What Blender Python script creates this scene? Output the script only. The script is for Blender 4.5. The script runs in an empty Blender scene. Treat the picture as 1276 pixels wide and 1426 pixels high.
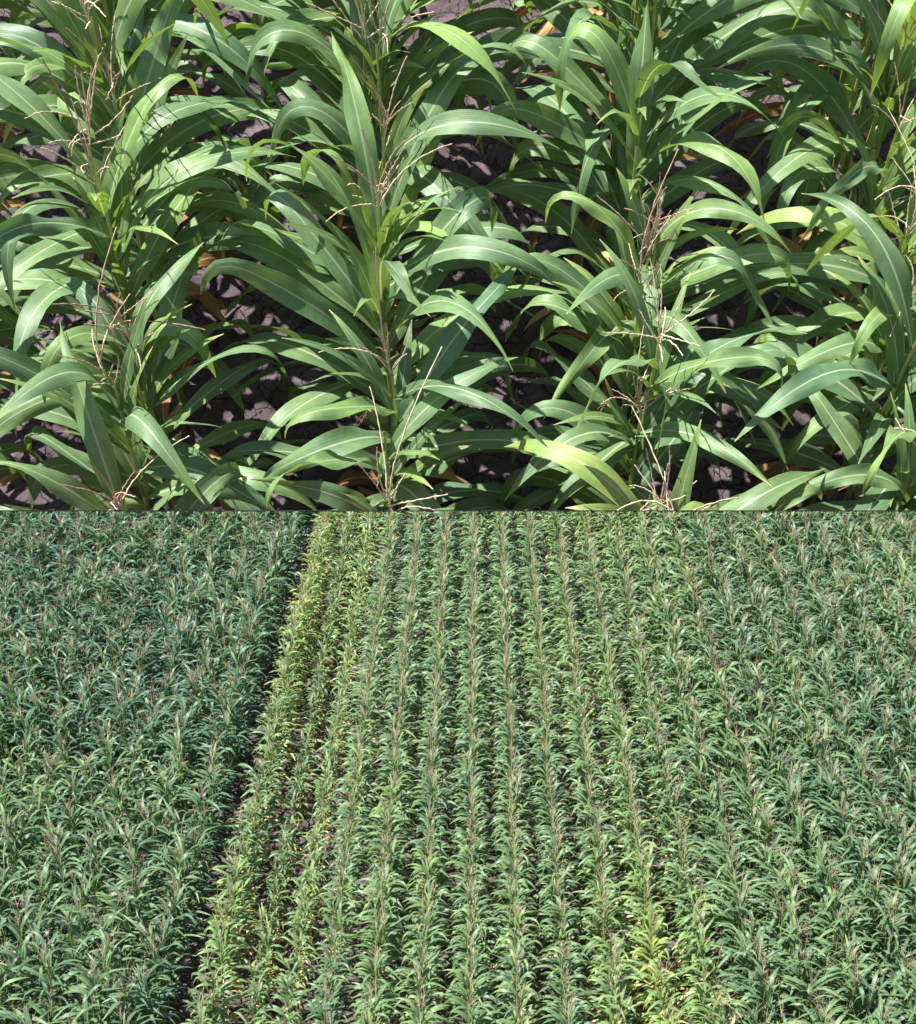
import bpy, bmesh, math, random
import numpy as np
from mathutils import Vector, Matrix, noise

random.seed(7); RNG = np.random.default_rng(11)
S = bpy.context.scene
COL = S.collection
R = math.radians

# ---------------------------------------------------------------- camera
FPX = 1600.0                      # focal length in photo pixels (photo 1276 x 1426)
PITCH = R(28.3)                   # optical axis below the horizontal
CZ = 16.7
cam_d = bpy.data.cameras.new('camera'); cam = bpy.data.objects.new('camera', cam_d); COL.objects.link(cam)
cam.location = (0, 0, CZ); cam.rotation_euler = (R(90) - PITCH, 0, 0)
cam_d.sensor_width = 36; cam_d.sensor_fit = 'AUTO'; cam_d.lens = FPX / 1426 * 36
cam_d.clip_start = 0.1; cam_d.clip_end = 3000
S.camera = cam

# ---------------------------------------------------------------- sky and sun
SUN_EL, SUN_AZ = R(67), R(-109)   # azimuth of the sun seen from above, 0 = +Y, positive to +X (left and a little behind)
w = bpy.data.worlds.new('World'); S.world = w; w.use_nodes = True
nt = w.node_tree; bg = nt.nodes['Background']
sky = nt.nodes.new('ShaderNodeTexSky'); sky.sky_type = 'NISHITA'; sky.sun_disc = False
sky.sun_elevation = SUN_EL; sky.sun_rotation = SUN_AZ
nt.links.new(sky.outputs[0], bg.inputs[0]); bg.inputs[1].default_value = 0.075
sl = bpy.data.lights.new('sun', 'SUN'); sl.energy = 5.0; sl.angle = R(0.5); sl.color = (1.0, 0.97, 0.925)
so = bpy.data.objects.new('sun', sl); COL.objects.link(so)
sd = Vector((math.sin(SUN_AZ)*math.cos(SUN_EL), math.cos(SUN_AZ)*math.cos(SUN_EL), math.sin(SUN_EL)))
so.rotation_euler = sd.to_track_quat('Z', 'Y').to_euler(); so.location = (-10, -5, 40)
S.view_settings.view_transform = 'Standard'; S.view_settings.look = 'None'
S.view_settings.exposure = 1.2; S.view_settings.gamma = 1

# ---------------------------------------------------------------- materials
def newmat(name):
    m = bpy.data.materials.new(name); m.use_nodes = True; n = m.node_tree; n.nodes.clear()
    return m, n, n.nodes, n.links
def node(ns, t, **kw):
    x = ns.new(t)
    for k, v in kw.items(): setattr(x, k, v)
    return x
def math_n(ns, ls, op, a, b=None, c=None):
    x = ns.new('ShaderNodeMath'); x.operation = op
    for i, v in enumerate((a, b, c)):
        if v is None: continue
        if isinstance(v, (int, float)): x.inputs[i].default_value = v
        else: ls.new(v, x.inputs[i])
    return x.outputs[0]
def ramp(ns, ls, fac, stops):
    x = ns.new('ShaderNodeValToRGB'); e = x.color_ramp.elements
    e[0].position, e[0].color = stops[0][0], (*stops[0][1], 1)
    e[1].position, e[1].color = stops[-1][0], (*stops[-1][1], 1)
    for p, c in stops[1:-1]:
        q = e.new(p); q.color = (*c, 1)
    ls.new(fac, x.inputs[0]); return x.outputs[0]
def mixc(ns, ls, fac, a, b, bt='MIX'):
    x = ns.new('ShaderNodeMix'); x.data_type = 'RGBA'; x.blend_type = bt
    for i, v in ((0, fac), (6, a), (7, b)):
        if isinstance(v, (int, float)): x.inputs[i].default_value = v
        elif isinstance(v, tuple): x.inputs[i].default_value = (*v, 1)
        else: ls.new(v, x.inputs[i])
    return x.outputs[2]

def leaf_material(name, stops, rib, rough, transl, bright=1.0):
    m, n, ns, ls = newmat(name)
    uv = ns.new('ShaderNodeUVMap'); uv.uv_map = 'UVMap'
    sep = ns.new('ShaderNodeSeparateXYZ'); ls.new(uv.outputs[0], sep.inputs[0])
    u, v = sep.outputs[0], sep.outputs[1]
    at = ns.new('ShaderNodeAttribute'); at.attribute_name = 'tone'
    sp = ns.new('ShaderNodeSeparateColor'); ls.new(at.outputs[0], sp.inputs[0])
    oi = ns.new('ShaderNodeObjectInfo')
    tc = ns.new('ShaderNodeTexCoord')
    nz = node(ns, 'ShaderNodeTexNoise'); nz.inputs['Scale'].default_value = 7; nz.inputs['Detail'].default_value = 3
    ls.new(tc.outputs['Object'], nz.inputs['Vector'])
    nz2 = node(ns, 'ShaderNodeTexNoise'); nz2.inputs['Scale'].default_value = 1.0; nz2.inputs['Detail'].default_value = 2
    st = ns.new('ShaderNodeCombineXYZ'); ls.new(math_n(ns, ls, 'MULTIPLY', u, 34), st.inputs[0]); ls.new(math_n(ns, ls, 'MULTIPLY', v, 2.2), st.inputs[1]); ls.new(math_n(ns, ls, 'MULTIPLY', sp.outputs[2], 60), st.inputs[2])
    ls.new(st.outputs[0], nz2.inputs['Vector'])
    t = math_n(ns, ls, 'ADD', sp.outputs[0], math_n(ns, ls, 'MULTIPLY', math_n(ns, ls, 'SUBTRACT', nz.outputs[0], 0.5), 0.42))
    t = math_n(ns, ls, 'ADD', t, math_n(ns, ls, 'MULTIPLY', math_n(ns, ls, 'SUBTRACT', oi.outputs['Random'], 0.5), 0.10))
    # tips and margins yellow first
    tip = math_n(ns, ls, 'MULTIPLY', math_n(ns, ls, 'POWER', v, 12), math_n(ns, ls, 'MULTIPLY', sp.outputs[2], 0.75)); t = math_n(ns, ls, 'ADD', t, tip)
    col = ramp(ns, ls, t, stops)
    nz3 = node(ns, 'ShaderNodeTexNoise'); nz3.inputs['Scale'].default_value = 38; nz3.inputs['Detail'].default_value = 4
    ls.new(tc.outputs['Object'], nz3.inputs['Vector'])
    vein = math_n(ns, ls, 'ADD', 0.30, math_n(ns, ls, 'ADD', math_n(ns, ls, 'MULTIPLY', nz2.outputs[0], 0.86), math_n(ns, ls, 'MULTIPLY', nz3.outputs[0], 0.54)))
    br = math_n(ns, ls, 'MULTIPLY', vein, math_n(ns, ls, 'MULTIPLY', sp.outputs[1], bright))
    cb = ns.new('ShaderNodeCombineColor'); [ls.new(br, cb.inputs[i]) for i in range(3)]
    col = mixc(ns, ls, 1.0, col, cb.outputs[0], 'MULTIPLY')
    au = math_n(ns, ls, 'ABSOLUTE', math_n(ns, ls, 'SUBTRACT', u, 0.5))
    wr = math_n(ns, ls, 'MULTIPLY', math_n(ns, ls, 'SUBTRACT', 1.05, v), 0.095)
    mr = node(ns, 'ShaderNodeMapRange'); mr.interpolation_type = 'SMOOTHSTEP'
    ls.new(au, mr.inputs[0]); ls.new(wr, mr.inputs[2]); mr.inputs[1].default_value = 0.006; mr.inputs[3].default_value = 0.88; mr.inputs[4].default_value = 0.0
    col = mixc(ns, ls, mr.outputs[0], col, rib)
    bp = ns.new('ShaderNodeBump'); bp.inputs['Strength'].default_value = 0.35; bp.inputs['Distance'].default_value = 0.003
    ls.new(nz2.outputs[0], bp.inputs['Height'])
    pb = ns.new('ShaderNodeBsdfPrincipled'); ls.new(col, pb.inputs['Base Color']); ls.new(bp.outputs[0], pb.inputs['Normal'])
    rg = math_n(ns, ls, 'ADD', rough, math_n(ns, ls, 'MULTIPLY', math_n(ns, ls, 'SUBTRACT', nz.outputs[0], 0.5), 0.25))
    ls.new(rg, pb.inputs['Roughness'])
    pb.inputs['Specular IOR Level'].default_value = 0.42
    tr = ns.new('ShaderNodeBsdfTranslucent')
    tcx = mixc(ns, ls, 1.0, col, (1.4, 1.35, 0.5), 'MULTIPLY'); ls.new(tcx, tr.inputs[0])
    mx = ns.new('ShaderNodeMixShader'); mx.inputs[0].default_value = transl
    ls.new(pb.outputs[0], mx.inputs[1]); ls.new(tr.outputs[0], mx.inputs[2])
    o = ns.new('ShaderNodeOutputMaterial'); ls.new(mx.outputs[0], o.inputs[0])
    return m
GREEN = [(0.0, (0.044, 0.104, 0.070)), (0.22, (0.074, 0.150, 0.078)), (0.45, (0.126, 0.206, 0.088)), (0.68, (0.19, 0.30, 0.080)), (0.88, (0.36, 0.38, 0.11)), (1.0, (0.55, 0.46, 0.22))]
M_LEAF = leaf_material('corn_leaf', GREEN, (0.45, 0.51, 0.33), 0.45, 0.28)
DRY = [(0.0, (0.20, 0.075, 0.02)), (0.3, (0.33, 0.17, 0.07)), (0.55, (0.50, 0.37, 0.14)), (0.8, (0.66, 0.52, 0.30)), (1.0, (0.66, 0.60, 0.34))]
M_DRY = leaf_material('withered_leaf', DRY, (0.55, 0.42, 0.26), 0.7, 0.2)

def simple_mat(name, stops, rough, scale, bump=0.0, spec=0.4, usetone=True, stretch=None):
    m, n, ns, ls = newmat(name)
    tc = ns.new('ShaderNodeTexCoord'); nz = node(ns, 'ShaderNodeTexNoise'); nz.inputs['Scale'].default_value = scale; nz.inputs['Detail'].default_value = 4
    src = tc.outputs['Object']
    if stretch:
        mp = ns.new('ShaderNodeMapping'); mp.inputs['Scale'].default_value = stretch; ls.new(src, mp.inputs[0]); src = mp.outputs[0]
    ls.new(src, nz.inputs['Vector'])
    f = nz.outputs[0]
    if usetone:
        at = ns.new('ShaderNodeAttribute'); at.attribute_name = 'tone'; sp = ns.new('ShaderNodeSeparateColor'); ls.new(at.outputs[0], sp.inputs[0])
        f = math_n(ns, ls, 'ADD', sp.outputs[0], math_n(ns, ls, 'MULTIPLY', math_n(ns, ls, 'SUBTRACT', f, 0.5), 0.7))
    col = ramp(ns, ls, f, stops)
    pb = ns.new('ShaderNodeBsdfPrincipled'); ls.new(col, pb.inputs['Base Color']); pb.inputs['Roughness'].default_value = rough
    pb.inputs['Specular IOR Level'].default_value = spec
    if bump:
        bp = ns.new('ShaderNodeBump'); bp.inputs['Distance'].default_value = bump; ls.new(nz.outputs[0], bp.inputs['Height']); ls.new(bp.outputs[0], pb.inputs['Normal'])
    o = ns.new('ShaderNodeOutputMaterial'); ls.new(pb.outputs[0], o.inputs[0])
    return m
M_STALK = simple_mat('corn_stalk', [(0.0, (0.07, 0.15, 0.03)), (0.4, (0.19, 0.28, 0.07)), (0.75, (0.46, 0.48, 0.16)), (1.0, (0.52, 0.50, 0.20))], 0.45, 14, 0.001, stretch=(1, 1, 0.2))
M_TAS = simple_mat('corn_tassel', [(0.0, (0.40, 0.24, 0.18)), (0.4, (0.56, 0.42, 0.30)), (0.8, (0.66, 0.56, 0.38)), (1.0, (0.54, 0.54, 0.28))], 0.75, 30, 0.001, 0.2)
M_EAR = simple_mat('ear_husk', [(0.0, (0.16, 0.28, 0.07)), (1.0, (0.34, 0.42, 0.15))], 0.5, 40, 0.002, stretch=(6, 6, 0.6))
M_SILK = simple_mat('ear_silk', [(0.0, (0.10, 0.03, 0.02)), (1.0, (0.30, 0.14, 0.07))], 0.7, 60)

def soil_material(name, scale):
    m, n, ns, ls = newmat(name)
    tc = ns.new('ShaderNodeTexCoord'); src = tc.outputs['Object']
    n1 = node(ns, 'ShaderNodeTexNoise'); n1.inputs['Scale'].default_value = 3 * scale; n1.inputs['Detail'].default_value = 6; ls.new(src, n1.inputs['Vector'])
    n2 = node(ns, 'ShaderNodeTexNoise'); n2.inputs['Scale'].default_value = 45 * scale; n2.inputs['Detail'].default_value = 5; ls.new(src, n2.inputs['Vector'])
    wv = ns.new('ShaderNodeVectorMath'); wv.operation = 'MULTIPLY_ADD'; ls.new(n1.outputs['Color'], wv.inputs[0]); wv.inputs[1].default_value = (.5, .5, .5); ls.new(src, wv.inputs[2])
    vo = node(ns, 'ShaderNodeTexVoronoi', feature='DISTANCE_TO_EDGE'); vo.inputs['Scale'].default_value = 7 * scale; vo.inputs['Randomness'].default_value = 1.0; ls.new(wv.outputs[0], vo.inputs['Vector'])
    cr = node(ns, 'ShaderNodeMapRange'); ls.new(vo.outputs['Distance'], cr.inputs[0]); cr.inputs[1].default_value = 0.0; cr.inputs[2].default_value = 0.03
    f = math_n(ns, ls, 'ADD', math_n(ns, ls, 'MULTIPLY', n1.outputs[0], 0.6), math_n(ns, ls, 'MULTIPLY', n2.outputs[0], 0.4))
    col = ramp(ns, ls, f, [(0.3, (0.055, 0.039, 0.043)), (0.5, (0.095, 0.070, 0.078)), (0.7, (0.17, 0.132, 0.142))])
    col = mixc(ns, ls, math_n(ns, ls, 'MULTIPLY', math_n(ns, ls, 'SUBTRACT', 1.0, cr.outputs[0]), 0.5), col, (0.035, 0.025, 0.03))
    h = math_n(ns, ls, 'ADD', math_n(ns, ls, 'MULTIPLY', cr.outputs[0], 1.2), math_n(ns, ls, 'MULTIPLY', n2.outputs[0], 0.5))
    bp = ns.new('ShaderNodeBump'); bp.inputs['Distance'].default_value = 0.012; bp.inputs['Strength'].default_value = 0.9; ls.new(h, bp.inputs['Height'])
    pb = ns.new('ShaderNodeBsdfPrincipled'); ls.new(col, pb.inputs['Base Color']); pb.inputs['Roughness'].default_value = 0.95; pb.inputs['Specular IOR Level'].default_value = 0.15
    ls.new(bp.outputs[0], pb.inputs['Normal'])
    o = ns.new('ShaderNodeOutputMaterial'); ls.new(pb.outputs[0], o.inputs[0])
    return m
M_SOIL = soil_material('cracked_clay_soil', 1.0)
MATS = [M_LEAF, M_STALK, M_TAS, M_DRY, M_EAR, M_SILK]
LEAF, STALK, TAS, DRYM, EAR, SILK = range(6)

# ---------------------------------------------------------------- mesh pieces in numpy: (V, F, UV per vertex, TONE per vertex, material)
def leaf_piece(rng, h, az, L, W, th0, drop, bend, sharp, nl, nc, twist=0.0, drift=0.0, fold=0.5, ruffle=0.012, tone=0.3, bright=1.0, mat=LEAF, r0=0.010):
    s = np.linspace(0, 1, nl + 1) ** 1.05
    sig = lambda x: 1 / (1 + np.exp(-x))
    a, b = sig((0 - bend) * sharp), sig((1 - bend) * sharp)
    k = (sig((s - bend) * sharp) - a) / (b - a)
    th = th0 - (th0 + drop) * (0.72 * k + 0.28 * s)
    ds = np.diff(s) * L; tm = (th[1:] + th[:-1]) / 2
    azs = az + drift * s ** 1.5; am = (azs[1:] + azs[:-1]) / 2
    P = np.zeros((nl + 1, 3)); P[0] = (r0 * math.cos(az), r0 * math.sin(az), h)
    P[1:, 0] = P[0, 0] + np.cumsum(ds * np.cos(tm) * np.cos(am))
    P[1:, 1] = P[0, 1] + np.cumsum(ds * np.cos(tm) * np.sin(am))
    P[1:, 2] = h + np.cumsum(ds * np.sin(tm))
    T = np.stack([np.cos(th) * np.cos(azs), np.cos(th) * np.sin(azs), np.sin(th)], 1)
    Sd = np.stack([-np.sin(azs), np.cos(azs), 0 * s], 1)
    Nn = np.cross(T, Sd)
    tw = (twist * s ** 1.3)[:, None]
    S2 = Sd * np.cos(tw) + Nn * np.sin(tw); N2 = Nn * np.cos(tw) - Sd * np.sin(tw)
    wd = W * np.where(s < 0.38, 0.42 + 0.58 * np.sin(np.clip(s / 0.38, 0, 1) * math.pi / 2), np.clip(1 - ((s - 0.38) / 0.62) ** 1.75, 0, 1))
    wd = wd * (1 + 0.07 * np.sin(s * rng.uniform(5, 12) + rng.uniform(0, 6)))
    wd = np.maximum(wd, 0.0015)
    fo = fold * (0.25 + 0.75 * np.exp(-s * 5))
    q = np.linspace(-1, 1, nc + 1)
    ph1, ph2 = rng.uniform(0, 6.28, 2); f1, f2 = rng.uniform(8, 19, 2)
    V = np.zeros((nl + 1, nc + 1, 3)); UV = np.zeros((nl + 1, nc + 1, 2))
    for j, qq in enumerate(q):
        ruf = ruffle * (qq * qq) * np.sin((f1 if qq < 0 else f2) * s + (ph1 if qq < 0 else ph2)) * np.sin(np.clip(s, 0, 1) * math.pi) ** 0.6
        curl = 0.16 * wd * (1 - qq * qq) * 0.5
        V[:, j] = P + S2 * (qq * wd / 2 * np.cos(fo))[:, None] - N2 * 0 + N2 * (abs(qq) * wd / 2 * np.sin(fo) + ruf + curl)[:, None]
        UV[:, j, 0] = (qq + 1) / 2; UV[:, j, 1] = s
    idx = np.arange((nl + 1) * (nc + 1)).reshape(nl + 1, nc + 1)
    F = np.stack([idx[:-1, :-1], idx[:-1, 1:], idx[1:, 1:], idx[1:, :-1]], -1).reshape(-1, 4)
    n = len(idx.ravel()); t = np.tile([tone, bright, rng.random()], (n, 1))
    return (V.reshape(-1, 3), F, UV.reshape(-1, 2), t, mat)

def tube_piece(rng, pts, rad, sides, tone=0.5, mat=STALK, toneend=None):
    pts = np.array(pts, float); n = len(pts); rad = np.broadcast_to(np.array(rad, float), (n,))
    T = np.gradient(pts, axis=0); T /= np.linalg.norm(T, axis=1)[:, None] + 1e-9
    ref = np.array([1.0, 0.13, 0]) if abs(T[0, 2]) > 0.6 else np.array([0, 0.1, 1.0])
    A = np.cross(T, ref); A /= np.linalg.norm(A, axis=1)[:, None] + 1e-9; B = np.cross(T, A)
    an = np.arange(sides) / sides * 2 * math.pi
    V = pts[:, None] + rad[:, None, None] * (A[:, None] * np.cos(an)[None, :, None] + B[:, None] * np.sin(an)[None, :, None])
    idx = np.arange(n * sides).reshape(n, sides); nx = np.roll(idx, -1, 1)
    F = np.stack([idx[:-1], nx[:-1], nx[1:], idx[1:]], -1).reshape(-1, 4)
    UV = np.zeros((n * sides, 2)); te = tone if toneend is None else toneend
    tt = np.repeat(np.linspace(tone, te, n), sides)
    t = np.stack([tt, np.ones_like(tt), np.full_like(tt, rng.random())], 1)
    return (V.reshape(-1, 3), F, UV, t, mat)

def stalk_piece(rng, H, hi, tone):
    nn = 34 if hi else 7
    z = np.linspace(0, H, nn); bow = rng.normal(0, 0.012, 2)
    pts = np.stack([bow[0] * np.sin(z / H * 3), bow[1] * np.sin(z / H * 2.4), z], 1)
    r = 0.0125 * (1 - 0.72 * (z / H) ** 1.3)
    if hi: r = r * (1 + 0.22 * (np.arange(nn) % 3 == 0))
    return tube_piece(rng, pts, r, 8 if hi else 4, tone, STALK, min(1, tone + 0.35))

def tassel_pieces(rng, H, hi, sc=1.0):
    out = []; nb = rng.integers(5, 13) if hi else rng.integers(5, 9); t0 = rng.uniform(0.15, 0.75)
    Lc = rng.uniform(0.28, 0.46) * sc; lean = rng.normal(0, 0.11, 2)
    def branch(base, d, L, r, droop):
        k = 22 if hi else 4
        s = np.linspace(0, 1, k); d = np.array(d, float); d /= np.linalg.norm(d)
        pts = np.array(base) + np.outer(s * L, d); pts[:, 2] -= droop * L * s ** 2.2; pts[:, :2] += np.outer(s ** 2, rng.normal(0, 0.22 * L, 2))
        if hi:
            pts += rng.normal(0, 0.0007, pts.shape)
            rr = r * (1 + 0.9 * (np.arange(k) % 2)) * (1 - 0.45 * s); rr[0:3] = r * 0.5
        else: rr = r * 1.75 * (1 - 0.5 * s)
        out.append(tube_piece(rng, pts, rr, 5 if hi else 3, np.clip(t0 + rng.normal(0, .12), 0, 1), TAS, np.clip(t0 + rng.normal(-.1, .15), 0, 1)))
    r = 0.0018 if hi else 0.0017
    up = rng.uniform(0, 0.4)
    branch((0, 0, H - 0.02), (lean[0], lean[1], 1), Lc, r * 1.15, 0.0)
    a0 = rng.uniform(0, 6.28)
    for i in range(nb):
        a = a0 + i * 2.4 + rng.normal(0, .4); e = min(1.42, rng.uniform(0.55, 1.3) + up); f = i / nb * 0.10 * sc
        base = (lean[0] * f, lean[1] * f, H - 0.02 + f)
        branch(base, (math.cos(a) * math.cos(e), math.sin(a) * math.cos(e), math.sin(e)), rng.uniform(0.13, 0.27) * sc, r, rng.uniform(0.0, 0.6) if e < 0.9 else 0.1)
    return out

def ear_pieces(rng, h, az):
    L = rng.uniform(0.15, 0.19); e = R(rng.uniform(58, 72)); s = np.linspace(0, 1, 12)
    d = np.array([math.cos(az) * math.cos(e), math.sin(az) * math.cos(e), math.sin(e)]); b = np.array([0.013 * math.cos(az), 0.013 * math.sin(az), h])
    husk = tube_piece(rng, b + np.outer(s * L, d), 0.004 + 0.023 * np.sin(np.clip(s * 0.97 + 0.03, 0, 1) * math.pi) ** 0.7, 10, 0.5, EAR, 0.8)
    silk = []
    for i in range(7):
        q = np.linspace(0, 1, 6); dd = d + rng.normal(0, .35, 3); p = (b + d * L * 0.97) + np.outer(q * 0.05, dd); p[:, 2] -= 0.03 * q ** 2
        silk.append(tube_piece(rng, p, 0.0012, 3, rng.random(), SILK))
    return husk, silk

def make_plant(seed, H=1.75, hi=True, tone=0.34, yellow=0.0, nleaf=None, spread=0.42, Lsc=1.0, flipbias=0.0, tass=True, dry=2, ear=False, erect=0.0, Wsc=1.0):
    """returns list of (part name, [pieces])"""
    rng = np.random.default_rng(seed); parts = []
    HS = H                                                     # height of the flag node
    parts.append(('stalk', [stalk_piece(rng, HS, hi, 0.35)]))
    n = nleaf or int(rng.integers(9, 12)); side = rng.integers(0, 2)
    nl, nc = (22, 6) if hi else (7, 2)
    plane = rng.normal(0, 0.22)
    for i in range(n):
        f = i / (n - 1)
        h = HS * ((0.37 if hi else 0.20) + (0.55 if hi else 0.72) * f ** 0.92) + rng.normal(0, .01)
        az = plane + (math.pi if (i + side) % 2 else 0) + rng.normal(0, spread * (0.7 + 1.0 * f ** 1.5))
        mid = 1 - abs(f - 0.52) * 1.05
        L = Lsc * (0.50 + 0.42 * mid) * rng.uniform(0.88, 1.12) * (H / 1.75) ** 0.5
        W = (0.054 + 0.042 * mid) * Wsc * rng.uniform(0.9, 1.12) * (Lsc ** 0.6)
        th0 = R(rng.uniform(34, 64) + 22 * f ** 1.8 + erect * 10); drop = R(rng.uniform(35, 80) - 34 * f ** 2.5 - erect * 22)
        bend, sharp = rng.uniform(0.40, 0.70), rng.uniform(5, 13)
        if rng.random() < 0.42: bend, sharp, drop = rng.uniform(0.55, 0.85), rng.uniform(16, 34), R(rng.uniform(72, 88))
        tn = np.clip(tone + yellow * (1 - f) * 0.7 + rng.normal(0, 0.055) + 0.07 * (f > 0.85), 0, 1)
        p = leaf_piece(rng, h, az, L, W, th0, drop, bend, sharp, nl, nc,
                       twist=rng.normal(0, 0.85), drift=rng.normal(0, 0.55), fold=rng.uniform(0.35, 0.65), ruffle=rng.uniform(0.005, 0.020) * (1.0 if hi else 0.7),
                       tone=tn, bright=rng.uniform(0.98, 1.32) if hi else rng.uniform(0.86, 1.14))
        parts.append(('leaf', [p]))
    for i in range(7 if hi else 2):
        p = leaf_piece(rng, HS * rng.uniform(.62, .93), rng.uniform(0, 6.28), rng.uniform(.34, .58) * Lsc, rng.uniform(.034, .062), R(rng.uniform(60, 82)), R(rng.uniform(-60, 5)), 0.8, 6, nl, nc,
                       twist=rng.normal(0, .5), fold=0.9, ruffle=0.003, tone=np.clip(tone + .12 + rng.normal(0, .06), 0, 1), bright=rng.uniform(.95, 1.15))
        parts.append(('leaf', [p]))
    for i in range(dry):
        h = HS * (rng.uniform(0.06, 0.2) if hi else rng.uniform(.08, .38))
        p = leaf_piece(rng, h, plane + rng.uniform(0, 6.28), rng.uniform(.35, .6), rng.uniform(.04, .075), R(rng.uniform(0, 40)), R(rng.uniform(40, 85)), 0.3, 8, nl // 2 + 2, max(2, nc // 2),
                       twist=rng.normal(0, 1.4), fold=0.8, ruffle=0.01, tone=rng.uniform(0, .62) if hi else rng.uniform(.3, 1), mat=DRYM)
        parts.append(('withered_leaf', [p]))
    if ear:
        hk, sk = ear_pieces(rng, HS * rng.uniform(.5, .6), rng.uniform(-0.9, 0.9) + (math.pi / 2 if rng.random() < .5 else -math.pi / 2))
        parts.append(('ear', [hk])); parts.append(('silk', sk))
    if tass: parts.append(('tassel', tassel_pieces(rng, HS, hi, 1.0 if hi else 1.1)))
    return parts

def build_mesh(name, pieces, used=None):
    Vs, Fs, U, T, Mi = [], [], [], [], []; off = 0
    slots = sorted({p[4] for p in pieces}) if used is None else used
    for V, F, uv, t, m in pieces:
        Vs.append(V); Fs.append(F + off); U.append(uv); T.append(t); Mi.append(np.full(len(F), slots.index(m), np.int32)); off += len(V)
    V = np.concatenate(Vs); F = np.concatenate(Fs); U = np.concatenate(U); T = np.concatenate(T); Mi = np.concatenate(Mi)
    me = bpy.data.meshes.new(name)
    me.vertices.add(len(V)); me.vertices.foreach_set('co', V.astype(np.float32).ravel())
    me.loops.add(F.size); me.loops.foreach_set('vertex_index', F.astype(np.int32).ravel())
    me.polygons.add(len(F)); me.polygons.foreach_set('loop_start', np.arange(0, F.size, 4, dtype=np.int32)); me.polygons.foreach_set('loop_total', np.full(len(F), 4, np.int32))
    me.polygons.foreach_set('material_index', Mi)
    me.update(calc_edges=True); me.shade_smooth()
    uvl = me.uv_layers.new(name='UVMap'); uvl.data.foreach_set('uv', U[F.ravel()].astype(np.float32).ravel())
    at = me.attributes.new('tone', 'FLOAT_COLOR', 'POINT')
    at.data.foreach_set('color', np.concatenate([T, np.ones((len(T), 1))], 1).astype(np.float32).ravel())
    for s in slots: me.materials.append(MATS[s])
    return me
def link(name, me, parent=None):
    o = bpy.data.objects.new(name, me); COL.objects.link(o)
    if parent: o.parent = parent
    return o

# ================================================================ the setting
ground_me = bpy.data.meshes.new('field_soil')
bm = bmesh.new(); bmesh.ops.create_grid(bm, x_segments=60, y_segments=60, size=300); bm.to_mesh(ground_me); bm.free()
ground_me.materials.append(M_SOIL); g = link('field_soil', ground_me); g['kind'] = 'structure'; g.location = (0, 200, 0)

# ---- raised sloping bed that carries the close-up corn. Frame: u right, v up the slope, w along its normal.
TILT = R(36.0)
CAM = Vector((0, 0, CZ)); FW = Vector((0, math.cos(PITCH), -math.sin(PITCH))); UP = Vector((0, math.sin(PITCH), math.cos(PITCH))); RT = Vector((1, 0, 0))
Bv = Vector((0, math.cos(TILT), math.sin(TILT))); Bn = Vector((0, -math.sin(TILT), math.cos(TILT)))
HP = 1.72                          # canopy height in the bed
REL = PITCH + TILT
DC = 3.2 * math.sin(REL)           # camera above canopy plane, along the normal
DG = DC + HP
BO = CAM - Bn * DG                 # origin of the bed frame (foot of the camera on the soil plane)
BROT = Matrix((RT, Bv, Bn)).transposed()
def ray(px, py): return (FW * FPX + RT * (px - 638) + UP * (713 - py)).normalized()
def hit(px, py, wv):               # point on the plane w = wv
    d = ray(px, py); t = (DG - wv) / -d.dot(Bn); p = CAM + d * t - BO
    return p.dot(RT), p.dot(Bv)
CUTN = (ray(638, 711.0).cross(RT)); CUTN = -CUTN if CUTN.z < 0 else CUTN     # normal of the bed's cut front face (bed keeps the + side)
CUTN.normalize()
def below_cut(P): return (P - np.array(CAM)) @ np.array(CUTN)

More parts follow.
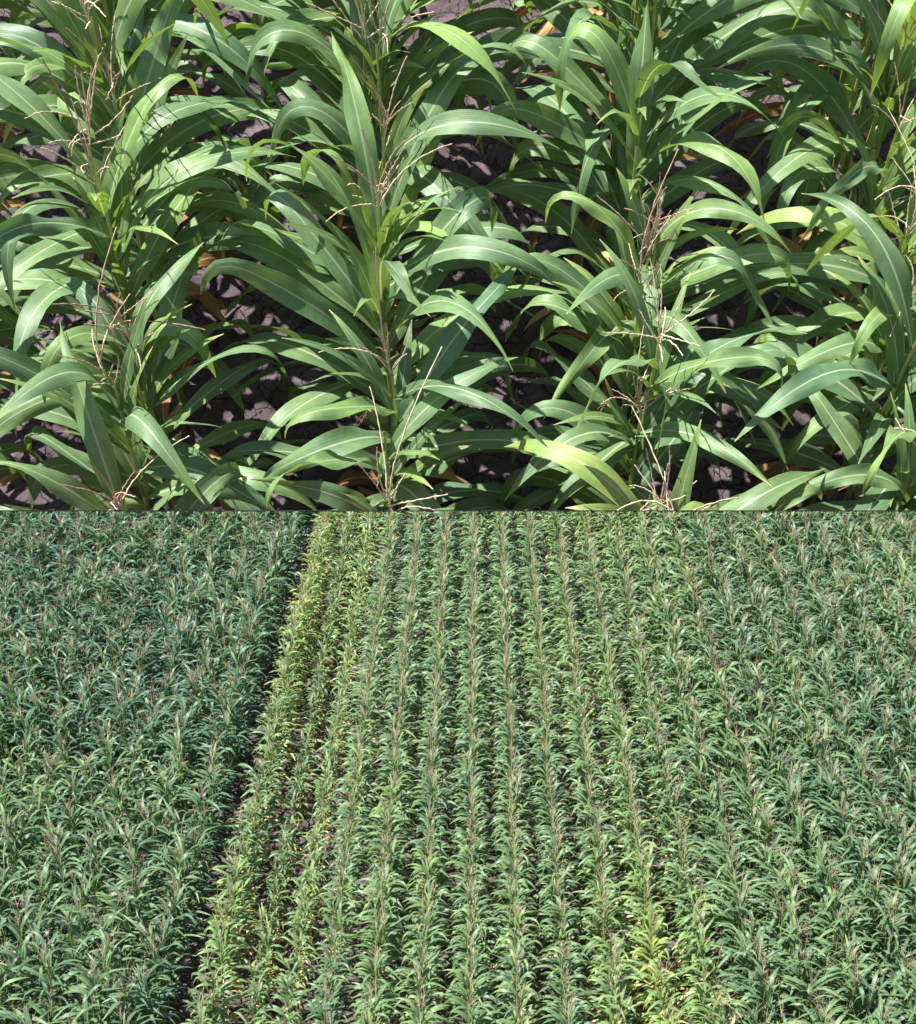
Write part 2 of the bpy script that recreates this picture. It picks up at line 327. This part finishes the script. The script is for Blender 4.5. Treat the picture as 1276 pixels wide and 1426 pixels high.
def bed():
    ug = np.arange(-3.3, 3.31, 0.022); v0 = DG / math.tan(REL) + 0.003; v1 = 7.3
    vg = np.concatenate([np.arange(v0, v1, 0.022), [v1]])
    nu, nv = len(ug), len(vg); Z = np.zeros((nv, nu))
    for i, v in enumerate(vg):
        for j, u in enumerate(ug):
            p = Vector((u * 2.2, v * 2.2, 0)); q = Vector((u + .3 * noise.noise(p), v + .3 * noise.noise(p + Vector((7, 3, 1))), 0))
            vd, _ = noise.voronoi(q * 6.0); e = vd[1] - vd[0]
            Z[i, j] = 0.03 * noise.noise(p) + 0.010 * noise.noise(p * 6) + 0.018 * min(e / 0.25, 1) + 0.030 * max(0, noise.noise(q * 9 + Vector((0, 0, 4)))) + 0.020 * max(0, noise.noise(p * 14) - .1)
    Z -= 0.03; fade = np.clip((vg - v0) / 0.15, 0, 1)[:, None]; Z = Z * fade
    U, Vv = np.meshgrid(ug, vg); top = np.stack([U, Vv, Z], -1).reshape(-1, 3)
    idx = np.arange(nu * nv).reshape(nv, nu); F = np.stack([idx[:-1, :-1], idx[:-1, 1:], idx[1:, 1:], idx[1:, :-1]], -1).reshape(-1, 4)
    m = bmesh.new(); vs = [m.verts.new(p) for p in top]; m.verts.ensure_lookup_table()
    for f in F: m.faces.new([vs[k] for k in f])
    # skirt: bottom follows the cut plane at the front, 0.7 m thick at the back
    fr = [vs[k] for k in idx[0]]; bk = [vs[k] for k in idx[-1]]
    cutdir = (Vector((0, FW.dot(Bv), FW.dot(Bn))))   # along the sight line, in the bed frame
    q = Vector((0, v0, 0)) + cutdir * 0.75
    b0, b1 = m.verts.new((-3.3, q.y, q.z)), m.verts.new((3.3, q.y, q.z)); b2, b3 = m.verts.new((3.3, v1, -0.7)), m.verts.new((-3.3, v1, -0.7))
    m.faces.new(fr + [b1, b0]); m.faces.new([b0, b1, b2, b3]); m.faces.new(list(reversed(bk)) + [b3, b2])
    m.faces.new([vs[k] for k in reversed(idx[:, 0])] + [b0, b3]); m.faces.new([vs[k] for k in idx[:, -1]] + [b2, b1])
    # front lip: thin tapering apron of soil running along the cut plane
    bmesh.ops.recalc_face_normals(m, faces=m.faces)
    me = bpy.data.meshes.new('sloping_soil_bed'); m.to_mesh(me); m.free(); me.shade_smooth(); me.materials.append(M_SOIL)
    o = link('sloping_soil_bed', me); o['kind'] = 'structure'; o.matrix_world = Matrix.Translation(BO) @ BROT.to_4x4()
    # apron
    m = bmesh.new(); s0, s1 = 2.55, DG / math.sin(REL) + 0.02
    prof = [(s0, 0.0002), (s0, 0.0006), (s1, 0.0012), (s1, 0.0002)]
    cf = Vector(CUTN).cross(RT); cf = -cf if cf.y < 0 else cf
    L_, R_ = [], []
    for s, h in prof:
        c = CAM + cf * s + CUTN * h
        L_.append(m.verts.new(c - RT * 3.3)); R_.append(m.verts.new(c + RT * 3.3))
    for i in range(4): m.faces.new([L_[i], L_[(i + 1) % 4], R_[(i + 1) % 4], R_[i]])
    m.faces.new(L_); m.faces.new(list(reversed(R_))); bmesh.ops.recalc_face_normals(m, faces=m.faces)
    me = bpy.data.meshes.new('soil_ledge'); m.to_mesh(me); m.free(); me.materials.append(M_SOIL)
    o = link('soil_ledge', me); o['kind'] = 'structure'
bed()

# ================================================================ close-up corn
N_INDIV = 0
PROTO = []; rng0 = random.Random(3)
for k in range(28):
    parts = make_plant(100 + k, H=HP, hi=True, tone=0.39 + 0.04 * (k % 3), yellow=0.08, ear=(k % 2 == 1), dry=3, spread=0.50, Lsc=rng0.uniform(.82, .95), tass=(k % 7 != 3))
    PROTO.append([(nm, build_mesh(nm, ps)) for nm, ps in parts])

def clip_mesh(me, M, shift):
    """copy of me cut on the bed's front plane; None when nothing is left; me itself when untouched"""
    n = len(me.vertices); co = np.empty(n * 3, np.float32); me.vertices.foreach_get('co', co); co = co.reshape(-1, 3)
    W = co @ np.array(M.to_3x3()).T + np.array(M.translation); d = below_cut(W)
    if d.min() > 0.0008 and shift == 0: return me
    if d.max() <= 0.0008: return None
    c = me.copy()
    if d.min() <= 0.0008:
        b = bmesh.new(); b.from_mesh(c); inv = M.inverted(); p = inv @ (CAM + CUTN * 0.0008); nrm = (M.to_3x3().transposed() @ CUTN).normalized()
        bmesh.ops.bisect_plane(b, geom=b.verts[:] + b.edges[:] + b.faces[:], plane_co=p, plane_no=nrm, clear_inner=True, dist=1e-5)
        b.to_mesh(c); b.free()
        if len(c.polygons) == 0: return None
    if shift: c.transform(Matrix.Translation((0, 0, -shift)))
    return c

ROWS = [('left edge', -238, -212), ('first', 138, 166), ('second', 514, 540), ('third', 905, 918), ('fourth', 1272, 1296), ('right edge', 1640, 1672)]
ORD = ['first', 'second', 'third', 'fourth', 'fifth', 'sixth', 'seventh', 'eighth', 'ninth', 'tenth', 'eleventh', 'twelfth', 'thirteenth', 'fourteenth', 'fifteenth', 'sixteenth', 'seventeenth', 'eighteenth', 'nineteenth', 'twentieth', 'twenty-first', 'twenty-second', 'twenty-third', 'twenty-fourth', 'twenty-fifth', 'twenty-sixth']
ROWNAME = {'left edge': 'near row past the left edge', 'first': 'leftmost full near row', 'second': 'second near row from the left', 'third': 'third near row from the left', 'fourth': 'rightmost near row at the edge', 'right edge': 'near row past the right edge'}
TW = ['tan', 'straw-coloured', 'pinkish', 'pale', 'reddish tan', 'buff']
rng = random.Random(5)
VC0 = DC / math.tan(REL)
def py_of(v, wv):
    d = BO + Bv * v + Bn * wv - CAM
    return 713 - FPX * d.dot(UP) / d.dot(FW)
for ri, (rname, xt, xb) in enumerate(ROWS):
    v = VC0 - 0.12 + rng.uniform(0, 0.12); cnt = 0
    outer = 'edge' in rname
    while v < DG / math.tan(REL - R(24.0)) + 0.25:
        grow = 1 + 0.20 * min(1, max(0, (v - VC0) / 2.2))
        py = py_of(v, HP * grow); pyc = max(-350, min(760, py))
        px = xt + (xb - xt) * pyc / 711 + rng.gauss(0, 9)
        ut, _ = hit(px, pyc, HP * grow)
        if py < -350: ut *= 1 + 0.10 * (-350 - py) / 400
        dep_t = 3.2; ur = ut * (1 + 0.16)
        kk = rng.randrange(len(PROTO)); flip = rng.random() < 0.5
        root = BO + RT * ur + Bv * v; tip = BO + RT * ut + Bv * (v + rng.gauss(0, .07)) + Bn * HP * grow
        z = (tip - root).normalized(); yw = (math.pi if flip else 0) + rng.gauss(0, 0.20)
        x = (RT - z * RT.dot(z)).normalized(); y = z.cross(x); sc = grow * rng.uniform(0.88, 1.04)
        Rm = Matrix((x, y, z)).transposed().to_4x4() @ Matrix.Rotation(yw, 4, 'Z')
        M = Matrix.Translation(root) @ Rm @ Matrix.Scale(sc, 4)
        # where the stalk meets the cut face
        d0 = (root - CAM).dot(CUTN); d1 = z.dot(CUTN); sh = 0.0
        if d0 < 0: sh = (-d0 / d1) / sc
        if sh > HP * 1.1: v += 0.19; continue
        kids = []
        for nm, me in PROTO[kk]:
            if nm == 'silk': nm_ = 'silk'
            c = clip_mesh(me, M, sh)
            if c is not None: kids.append((nm, c))
        if kids:
            e = bpy.data.objects.new('corn_plant', None); COL.objects.link(e); e.empty_display_size = .1
            e.matrix_world = M @ Matrix.Translation((0, 0, sh))
            e['category'] = 'corn plant'; e['group'] = 'corn plants of the near rows'
            e['label'] = f'tall corn plant, {ORD[cnt]} from the front in the {ROWNAME[rname]}'
            last = None
            for nm, c in kids:
                o = bpy.data.objects.new(nm, c); COL.objects.link(o)
                o.parent = last if (nm == 'silk' and last) else e
                if nm == 'ear': last = o
            cnt += 1; N_INDIV += 1
        v += rng.uniform(0.14, 0.25) * (1 + 0.15 * (grow - 1) / 0.2)

# ================================================================ far field: rows and growth zones
HF = 1.9
CANZ = CZ - HF
def far_xy(j, Y):                  # row j; rows run straight away from the camera side, VP at x = 667
    X0 = j * 0.76 * 1.0
    return X0 + Y * math.tan(math.atan2(667 - 638, math.hypot(FPX, 862))), Y
def far_px(x, y, z):
    d = Vector((x, y, z)) - CAM; return 638 + FPX * d.x / d.dot(FW), 713 - FPX * d.dot(UP) / d.dot(FW)
def zone(j, Y):
    """kind, height factor, tone, keep probability"""
    px, py = far_px(*far_xy(j, Y), 1.6)
    n = noise.noise(Vector((j * .35, Y * .22, 3.3)))
    if j <= -6.5:
        # lush block; a little shorter and lighter towards the bottom left
        if py > 1040: return 'lush', 0.93 + .1 * n, 0.19 + .15 * n, 0.97
        return 'lush', 1.0 + .1 * n, (0.04 if px < 260 else 0.11) + .14 * n, 1.0
    if j < -5.2: return ('yellow', 0.92 + .08 * n, 0.39 + .12 * n + 0.16 * min(1, max(0, (1150 - py) / 300)), 0.93)
    if j < -3.5:
        return 'weak', (0.60 + .14 * n if py > 780 else .8), 0.30 + .24 * n, 0.82
    if j < -2.5: return 'mid', 0.84 + .1 * n, 0.30 + .15 * n, 0.95
    if j <= 1.5: return 'mid', 0.97 + .05 * n, 0.30 + .1 * n + (0.06 if py > 1100 else 0), 1.0
    if j <= 5.5:
        g = max(0, 1 - abs(j - 4.2 + 1.2 * max(0, 1250 - py) / 500) / 2.2) * (0.13 + 0.15 * min(1, max(0, (py - 1150) / 180)))
        yy = 0.29 + .13 * n + g
        return ('yellow' if yy > .5 else 'mid'), 0.95 + .06 * n, yy, 0.94
    return 'lush', 1.0 + .08 * n, (0.30 if j < 8 else 0.22) + .12 * n, 1.0
KINDS = {'lush': dict(H=1.9, tone=0.0, yellow=0.05, nleaf=13, spread=0.6, Lsc=0.80, dry=0, erect=0.9, Wsc=0.88),
         'mid': dict(H=1.8, tone=0.0, yellow=0.12, nleaf=13, spread=0.32, Lsc=0.68, dry=1, Wsc=0.88),
         'yellow': dict(H=1.75, tone=0.0, yellow=0.12, nleaf=12, spread=0.4, Lsc=0.66, dry=3, erect=0.4, Wsc=0.88),
         'weak': dict(H=1.6, tone=0.0, yellow=0.25, nleaf=11, spread=0.9, Lsc=0.82, dry=6, Wsc=0.92)}
FP = {}
for kd, kw in KINDS.items():
    FP[kd] = []
    for i in range(14):
        parts = make_plant(900 + i * 7 + len(kd) * 131, hi=False, **kw)
        FP[kd].append(parts)
rf = random.Random(21); plants = []
js = [k - 6.72 for k in range(0, -22, -1)] + [-5.45, -4.65, -3.9] + list(range(-3, 28))
for j in js:
    Y = 7.8 + rf.uniform(0, .2)
    while Y < 35:
        x, y = far_xy(j, Y); px, py = far_px(x, y, 1.2)
        if -450 < px < 1700 and py < 1750:
            kd, hf, tn, keep = zone(j, Y)
            if rf.random() < keep:
                plants.append(dict(x=x + rf.gauss(0, .025 if abs(j) < 5 else (.05 if j < -6 else .04)), y=y, kd=kd, k=rf.randrange(14), s=hf * (rf.uniform(.80, 1.14) if j < -6 else rf.uniform(.88, 1.08)), t=tn + rf.gauss(0, .07 if j > -6 else .08),
                                   yaw=(math.pi if rf.random() < .5 else 0) + rf.gauss(0, .28), lx=rf.gauss(0, .065 if j < -6 else .05), ly=rf.gauss(0, .024 if -3.5 < j < 4.6 else (.07 if j < -6 else .045)), px=px, py=py, j=j))
        Y += rf.uniform(0.08, 0.20)
vis = [p for p in plants if -10 < p['px'] < 1286 and 720 < p['py'] < 1440]
vis.sort(key=lambda p: -p['py'])
NI = max(0, 300 - N_INDIV)
for p in vis[:NI]: p['ind'] = True
def xform(p):
    return Matrix.Translation((p['x'], p['y'], 0)) @ Matrix.Rotation(p['lx'], 4, 'X') @ Matrix.Rotation(p['ly'], 4, 'Y') @ Matrix.Rotation(p['yaw'], 4, 'Z') @ Matrix.Scale(p['s'], 4)
# individuals: tones are quantised so that copies can share mesh data
cache = {}
def far_proto(kd, k, tq):
    key = (kd, k, tq)
    if key not in cache:
        stalk, fol, tas = [], [], []
        for nm, ps in FP[kd][k]:
            for V, F, U, T, m in ps:
                T = T.copy()
                if m == LEAF: T[:, 0] = np.clip(T[:, 0] + tq * 0.1, 0, 1)
                (stalk if nm == 'stalk' else tas if nm == 'tassel' else fol).append((V, F, U, T, m))
        cache[key] = [('stalk', build_mesh('stalk', stalk)), ('foliage', build_mesh('foliage', fol)), ('tassel', build_mesh('tassel', tas))]
    return cache[key]
LAB = {'lush': 'dark blue-green corn plant at bottom of far field',
       'mid': 'mid-green tasselled corn plant at bottom of far field',
       'yellow': 'yellow-green corn plant at bottom of far field',
       'weak': 'short stunted corn plant at bottom of far field'}
def side_of(px): return 'left of the middle rows' if px < 480 else ('right of the middle rows' if px > 900 else 'in the middle rows')
for p in vis[:NI]:
    e = bpy.data.objects.new('corn_plant', None); COL.objects.link(e); e.matrix_world = xform(p); e.empty_display_size = .1
    e['category'] = 'corn plant'; e['label'] = LAB[p['kd']] + ', ' + side_of(p['px']); e['group'] = p['kd'].replace('mid', 'green').replace('weak', 'stunted') + ' corn plants at the bottom of the far field, ' + side_of(p['px'])
    for nm, me in far_proto(p['kd'], p['k'], round(p['t'] * 10)):
        o = bpy.data.objects.new(nm, me); COL.objects.link(o); o.parent = e
# the rest of the field: one mesh
pc = []; base = {}
for kd in FP:
    for k in range(14):
        ps = [q for _, l in FP[kd][k] for q in l]
        V = np.concatenate([q[0] for q in ps]); offs = np.cumsum([0] + [len(q[0]) for q in ps[:-1]])
        base[kd, k] = (V, np.concatenate([q[1] + o for q, o in zip(ps, offs)]), np.concatenate([q[2] for q in ps]), np.concatenate([q[3] for q in ps]),
                       np.concatenate([np.full(len(q[1]), q[4]) for q in ps]), np.concatenate([np.full(len(q[0]), q[4] == LEAF) for q in ps]))
Vs, Fs, Us, Ts, Ms = [], [], [], [], []; off = 0
for p in plants:
    if p.get('ind'): continue
    V, F, U, T, m, isl = base[p['kd'], p['k']]
    M = np.array(xform(p)); V2 = V @ M[:3, :3].T + M[:3, 3]
    T2 = T.copy(); T2[isl, 0] = np.clip(T2[isl, 0] + p['t'], 0, 1)
    Vs.append(V2); Fs.append(F + off); Us.append(U); Ts.append(T2); Ms.append(m); off += len(V)
V = np.concatenate(Vs); F = np.concatenate(Fs); U = np.concatenate(Us); T = np.concatenate(Ts); Mi = np.concatenate(Ms)
me = bpy.data.meshes.new('corn_field')
me.vertices.add(len(V)); me.vertices.foreach_set('co', V.astype(np.float32).ravel())
me.loops.add(F.size); me.loops.foreach_set('vertex_index', F.astype(np.int32).ravel())
me.polygons.add(len(F)); me.polygons.foreach_set('loop_start', np.arange(0, F.size, 4, dtype=np.int32)); me.polygons.foreach_set('loop_total', np.full(len(F), 4, np.int32))
me.polygons.foreach_set('material_index', Mi.astype(np.int32)); me.update(calc_edges=True); me.shade_smooth()
uvl = me.uv_layers.new(name='UVMap'); uvl.data.foreach_set('uv', U[F.ravel()].astype(np.float32).ravel())
at = me.attributes.new('tone', 'FLOAT_COLOR', 'POINT'); at.data.foreach_set('color', np.concatenate([T, np.ones((len(T), 1))], 1).astype(np.float32).ravel())
for m in MATS: me.materials.append(m)
cf = link('corn_field', me); cf['kind'] = 'stuff'; cf['label'] = 'rows of corn stretching back across the far field'; cf['category'] = 'corn field'
print('near plants', N_INDIV, 'far individuals', len(vis[:NI]), 'all far', len(plants), 'faces', len(F))
